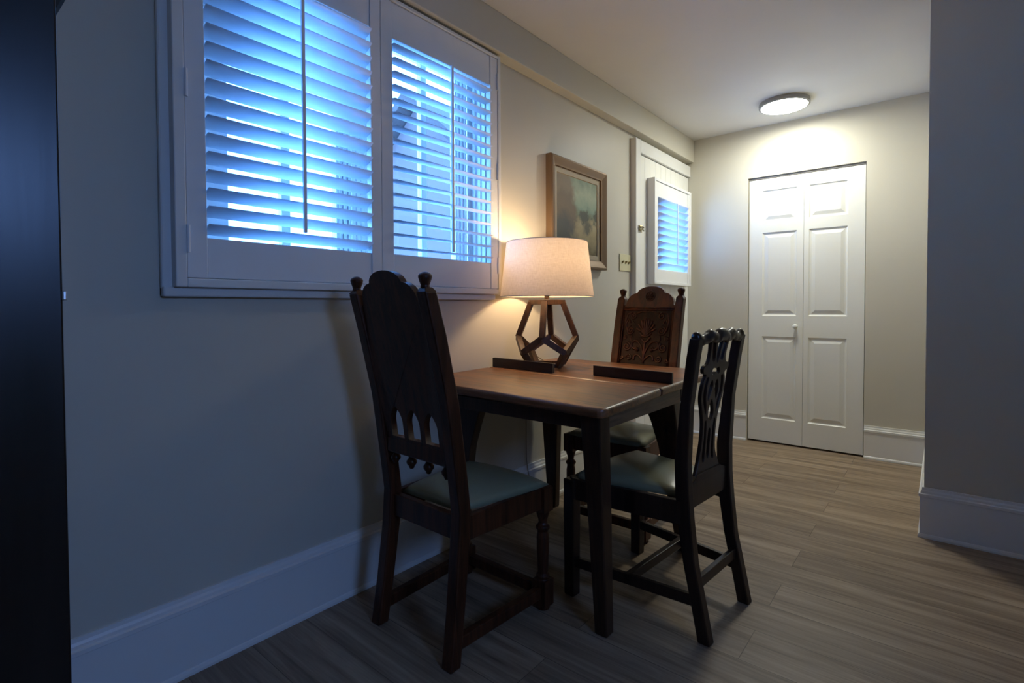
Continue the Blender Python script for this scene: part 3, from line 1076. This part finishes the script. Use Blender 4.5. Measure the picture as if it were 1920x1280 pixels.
carved_chair('reddish brown carved high back chair at the far end of the table facing the camera', CARVED, (.455, 2.545, 0), PI)

# ------------------------------------------------------------------ ribbon-back chair on the right
rc = thing('ribbon_back_chair', 'dark chair with pierced vase splat and serpentine crest on the right side of the table', 'chair', (1.060, 1.800, 0), math.radians(85))
RB = [(-.072, 0), (-.052, .10), (-.022, .24), (-.004, .38), (.002, .46), (.004, .56), (-.010, .74), (-.033, .90), (-.044, .960)]
def rby(z):
    for (y0, z0), (y1, z1) in zip(RB, RB[1:]):
        if z <= z1:
            return y0 + (y1 - y0) * (z - z0) / (z1 - z0)
    (y0, z0), (y1, z1) = RB[-2:]
    return y0 + (y1 - y0) * (z - z0) / (z1 - z0)
for s in (-1, 1):
    path = [(y, z, (.040 if z < .3 else .046 if z < .6 else .034), s * (.010 * max(0, (z - .46)) / .5)) for y, z in RB]
    mesh_of('rear_leg', bar_yz(bmesh.new(), s * .160, path, .036), MAHOG, rc, bevel=.004)
    mesh_of('front_leg', loft(bmesh.new(), [(s * .228 - .021, s * .228 + .021, .385, .427, 0), (s * .228 - .023, s * .228 + .023, .383, .429, .43)]), MAHOG, rc, bevel=.004)
    bm = bmesh.new()
    beam(bm, (s * .165, 0, .395), (s * .228, .405, .395), .024, .078)
    mesh_of('side_rail', bm, MAHOG, rc, bevel=.003)
    bm = bmesh.new()
    beam(bm, (s * .165, rby(.12) + .005, .125), (s * .228, .405, .125), .020, .036)
    mesh_of('stretcher', bm, MAHOG, rc, bevel=.003)
bm = bmesh.new()
beam(bm, (-.196, .19, .125), (.196, .19, .125), .022, .034)
mesh_of('stretcher', bm, MAHOG, rc, bevel=.003)
bm = bmesh.new()
beam(bm, (-.16, rby(.17), .172), (.16, rby(.17), .172), .018, .036)
mesh_of('stretcher', bm, MAHOG, rc, bevel=.003)
bm = bmesh.new()
beam(bm, (-.228, .405, .395), (.228, .405, .395), .026, .078)
mesh_of('front_rail', bm, MAHOG, rc, bevel=.003)
bm = bmesh.new()
rings(bm, [[(-.150, -.012, .40), (.150, -.012, .40), (.150, .018, .40), (-.150, .018, .40)], [(-.150, -.012, .478), (.150, -.012, .478), (.150, .016, .478), (-.150, .016, .478)],
           [(-.085, -.010, .500), (.085, -.010, .500), (.085, .010, .500), (-.085, .010, .500)]])
mesh_of('rear_rail', bm, MAHOG, rc, bevel=.003)
bm = bmesh.new()
cushion(bm, .024, .412, .150, .235, .434, .022, .022)
mesh_of('seat_cushion', bm, VINYL, rc, smooth=True)
# crest: serpentine yoke with scrolled ears
pts, rad_ = [], []
N = 60
def lerp(tab, x):
    for (a, b), (c, d) in zip(tab, tab[1:]):
        if x <= c:
            t = (x - a) / (c - a)
            t = t * t * (3 - 2 * t)
            return b + (d - b) * t
    return tab[-1][1]
ZT = [(0, .966), (.10, .965), (.22, .957), (.34, .961), (.46, .966), (.62, .957), (.78, .951), (.92, .960), (1.0, .961)]
RT = [(0, .023), (.16, .022), (.24, .0185), (.36, .0205), (.5, .0205), (.7, .0175), (.85, .019), (.95, .021), (1.0, .013)]
L = []
for i in range(N + 1):
    q = -1 + 2 * i / N
    x = q * .186
    z = lerp(ZT, abs(q))
    rr = lerp(RT, abs(q))
    y = rby(.955) - .008 * (1 - q * q)
    L.append([(x, y + .78 * rr * math.cos(a), z + rr * math.sin(a)) for a in [2 * PI * k / 14 for k in range(14)]])
bm = bmesh.new()
rings(bm, L)
mesh_of('crest_rail', bm, MAHOG, rc, smooth=True)
# pierced splat
Z0, Z1 = .494, .962
def sp(pts):
    return [(u * 1.1, Z0 + (Z1 - Z0) * v) for u, v in pts]
ho = [(.086, 0), (.072, .05), (.057, .12), (.048, .22), (.047, .32), (.052, .40), (.064, .48), (.077, .56), (.080, .62), (.074, .68), (.066, .715), (.070, .735), (.083, .742), (.090, .765), (.085, .79), (.070, .797), (.060, .82), (.056, .87), (.060, .93), (.072, 1.0)]
right = smoothpoly(ho, 4, False)
outline = right + [(-u, v) for u, v in right[::-1]]
holes = []
def sym(h, c=False):
    holes.append(h)
    if not c:
        holes.append([(-u, v) for u, v in h[::-1]])
# top slots
sym(smoothpoly([(.018, .83), (.036, .815), (.044, .87), (.053, .962), (.034, .972), (.024, .90)], 4))
sym(smoothpoly([(0, .80), (.010, .84), (.013, .90), (.018, .965), (0, .972), (-.018, .965), (-.013, .90), (-.010, .84)], 4), True)
# side crescents of the bulge
sym(smoothpoly([(.036, .425), (.053, .49), (.066, .57), (.068, .64), (.059, .705), (.043, .705), (.048, .64), (.045, .57), (.036, .50)], 4))
# interlaced middle
sym(smoothpoly([(.018, .685), (.034, .63), (.035, .57), (.028, .525), (.015, .58), (.005, .635)], 4))
sym(smoothpoly([(0, .54), (.014, .49), (.020, .44), (.016, .40), (0, .375), (-.016, .40), (-.020, .44), (-.014, .49)], 4), True)
sym(smoothpoly([(0, .735), (.018, .715), (.030, .735), (.018, .775), (0, .765), (-.018, .775), (-.030, .735), (-.018, .715)], 4), True)
# lower slots
sym(smoothpoly([(.023, .10), (.040, .08), (.040, .16), (.036, .25), (.039, .365), (.027, .385), (.020, .26)], 4))
sym(smoothpoly([(0, .09), (.010, .13), (.010, .22), (.008, .30), (0, .325), (-.008, .30), (-.010, .22), (-.010, .13)], 4), True)
plate('splat', [sp(outline)] + [sp(h) for h in holes], .0125, MAHOG, rc, lambda c: Vector((c.x, c.y + rby(c.z) - .002, c.z)), bevel=.0015)

# ------------------------------------------------------------------ outside
struct('outside_ground', bx(-14, -.16, -8, 16, -.4, -.3), EXTG)
hs = thing('house', 'neighbouring house with gabled roof seen through the window louvres', 'house', (-6.8, 10.0, -.3))
hs.scale = (1.3, 1.3, 1.25)
bm = bmesh.new()
rings(bm, [[(-1.5, -2.2, 0), (1.5, -2.2, 0), (1.5, -2.2, 3.1), (0, -2.2, 4.4), (-1.5, -2.2, 3.1)], [(-1.5, 2.2, 0), (1.5, 2.2, 0), (1.5, 2.2, 3.1), (0, 2.2, 4.4), (-1.5, 2.2, 3.1)]])
mesh_of('house_wall', bm, EXTW, hs)
bm = bmesh.new()
for s in (-1, 1):
    rings(bm, [[(s * 1.75, y, 2.95), (0, y, 4.46), (0, y, 4.62), (s * 1.75, y, 3.11)] for y in (-2.45, 2.45)])
mesh_of('house_roof', bm, EXTR, hs)
hw_ = mesh_of('house_window', bx(1.48, 1.54, -1.1, -.2, 1.3, 2.6), TRIM, hs)
hwb = mesh_of('house_window', bx(1.48, 1.54, .4, 1.3, 1.3, 2.6), TRIM, hs)
HG = plain('dark_glass', (.10, .13, .17), .1)
mesh_of('house_pane', bx(1.535, 1.55, -1.02, -.28, 1.38, 2.52), HG, hw_)
mesh_of('house_pane', bx(1.535, 1.55, .48, 1.22, 1.38, 2.52), HG, hwb)

# ------------------------------------------------------------------ light
w = bpy.data.worlds.new('daylight')
scene.world = w
w.use_nodes = True
bg = w.node_tree.nodes['Background']
bg.inputs['Color'].default_value = (*SKY_C, 1)
bg.inputs['Strength'].default_value = SKY

def area(name, loc, target, sx, sy, watt, col, spread=180):
    l = bpy.data.lights.new(name, 'AREA')
    l.shape = 'RECTANGLE'
    l.size, l.size_y = sx, sy
    l.energy = watt
    l.color = col
    l.spread = math.radians(spread)
    o = bpy.data.objects.new(name, l)
    link(o)
    o.location = loc
    d = Vector(target) - Vector(loc)
    o.rotation_euler = d.to_track_quat('-Z', 'Y').to_euler()
    return o
# daylight from the opposite window of the room, behind and right of the camera
area('opposite_window_daylight', (XR - .1, .35, 1.65), (0, .45, -.1), .5, .6, SIDE_W, SIDE_C, 118)

# ------------------------------------------------------------------ camera
cam = bpy.data.cameras.new('camera')
co = bpy.data.objects.new('camera', cam)
link(co)
yaw, pitch, roll, f = .691, .0228, -.0042, 976.7
fw = Vector((-math.sin(yaw) * math.cos(pitch), math.cos(yaw) * math.cos(pitch), -math.sin(pitch)))
R = Vector((math.cos(yaw), math.sin(yaw), 0))
U = R.cross(fw)
c, s = math.cos(roll), math.sin(roll)
R2, U2 = R * c + U * s, -R * s + U * c
M = Matrix((R2, U2, -fw)).transposed().to_4x4()
M.translation = Vector((1.6821, 0, 1.0608))
co.matrix_world = M
cam.sensor_width = 36
cam.lens = 36 * f / 1920
cam.shift_y = -42.36 / 1920
cam.clip_start = .02
scene.camera = co

scene.view_settings.view_transform = 'Standard'
scene.view_settings.look = 'None'
scene.view_settings.exposure = 0
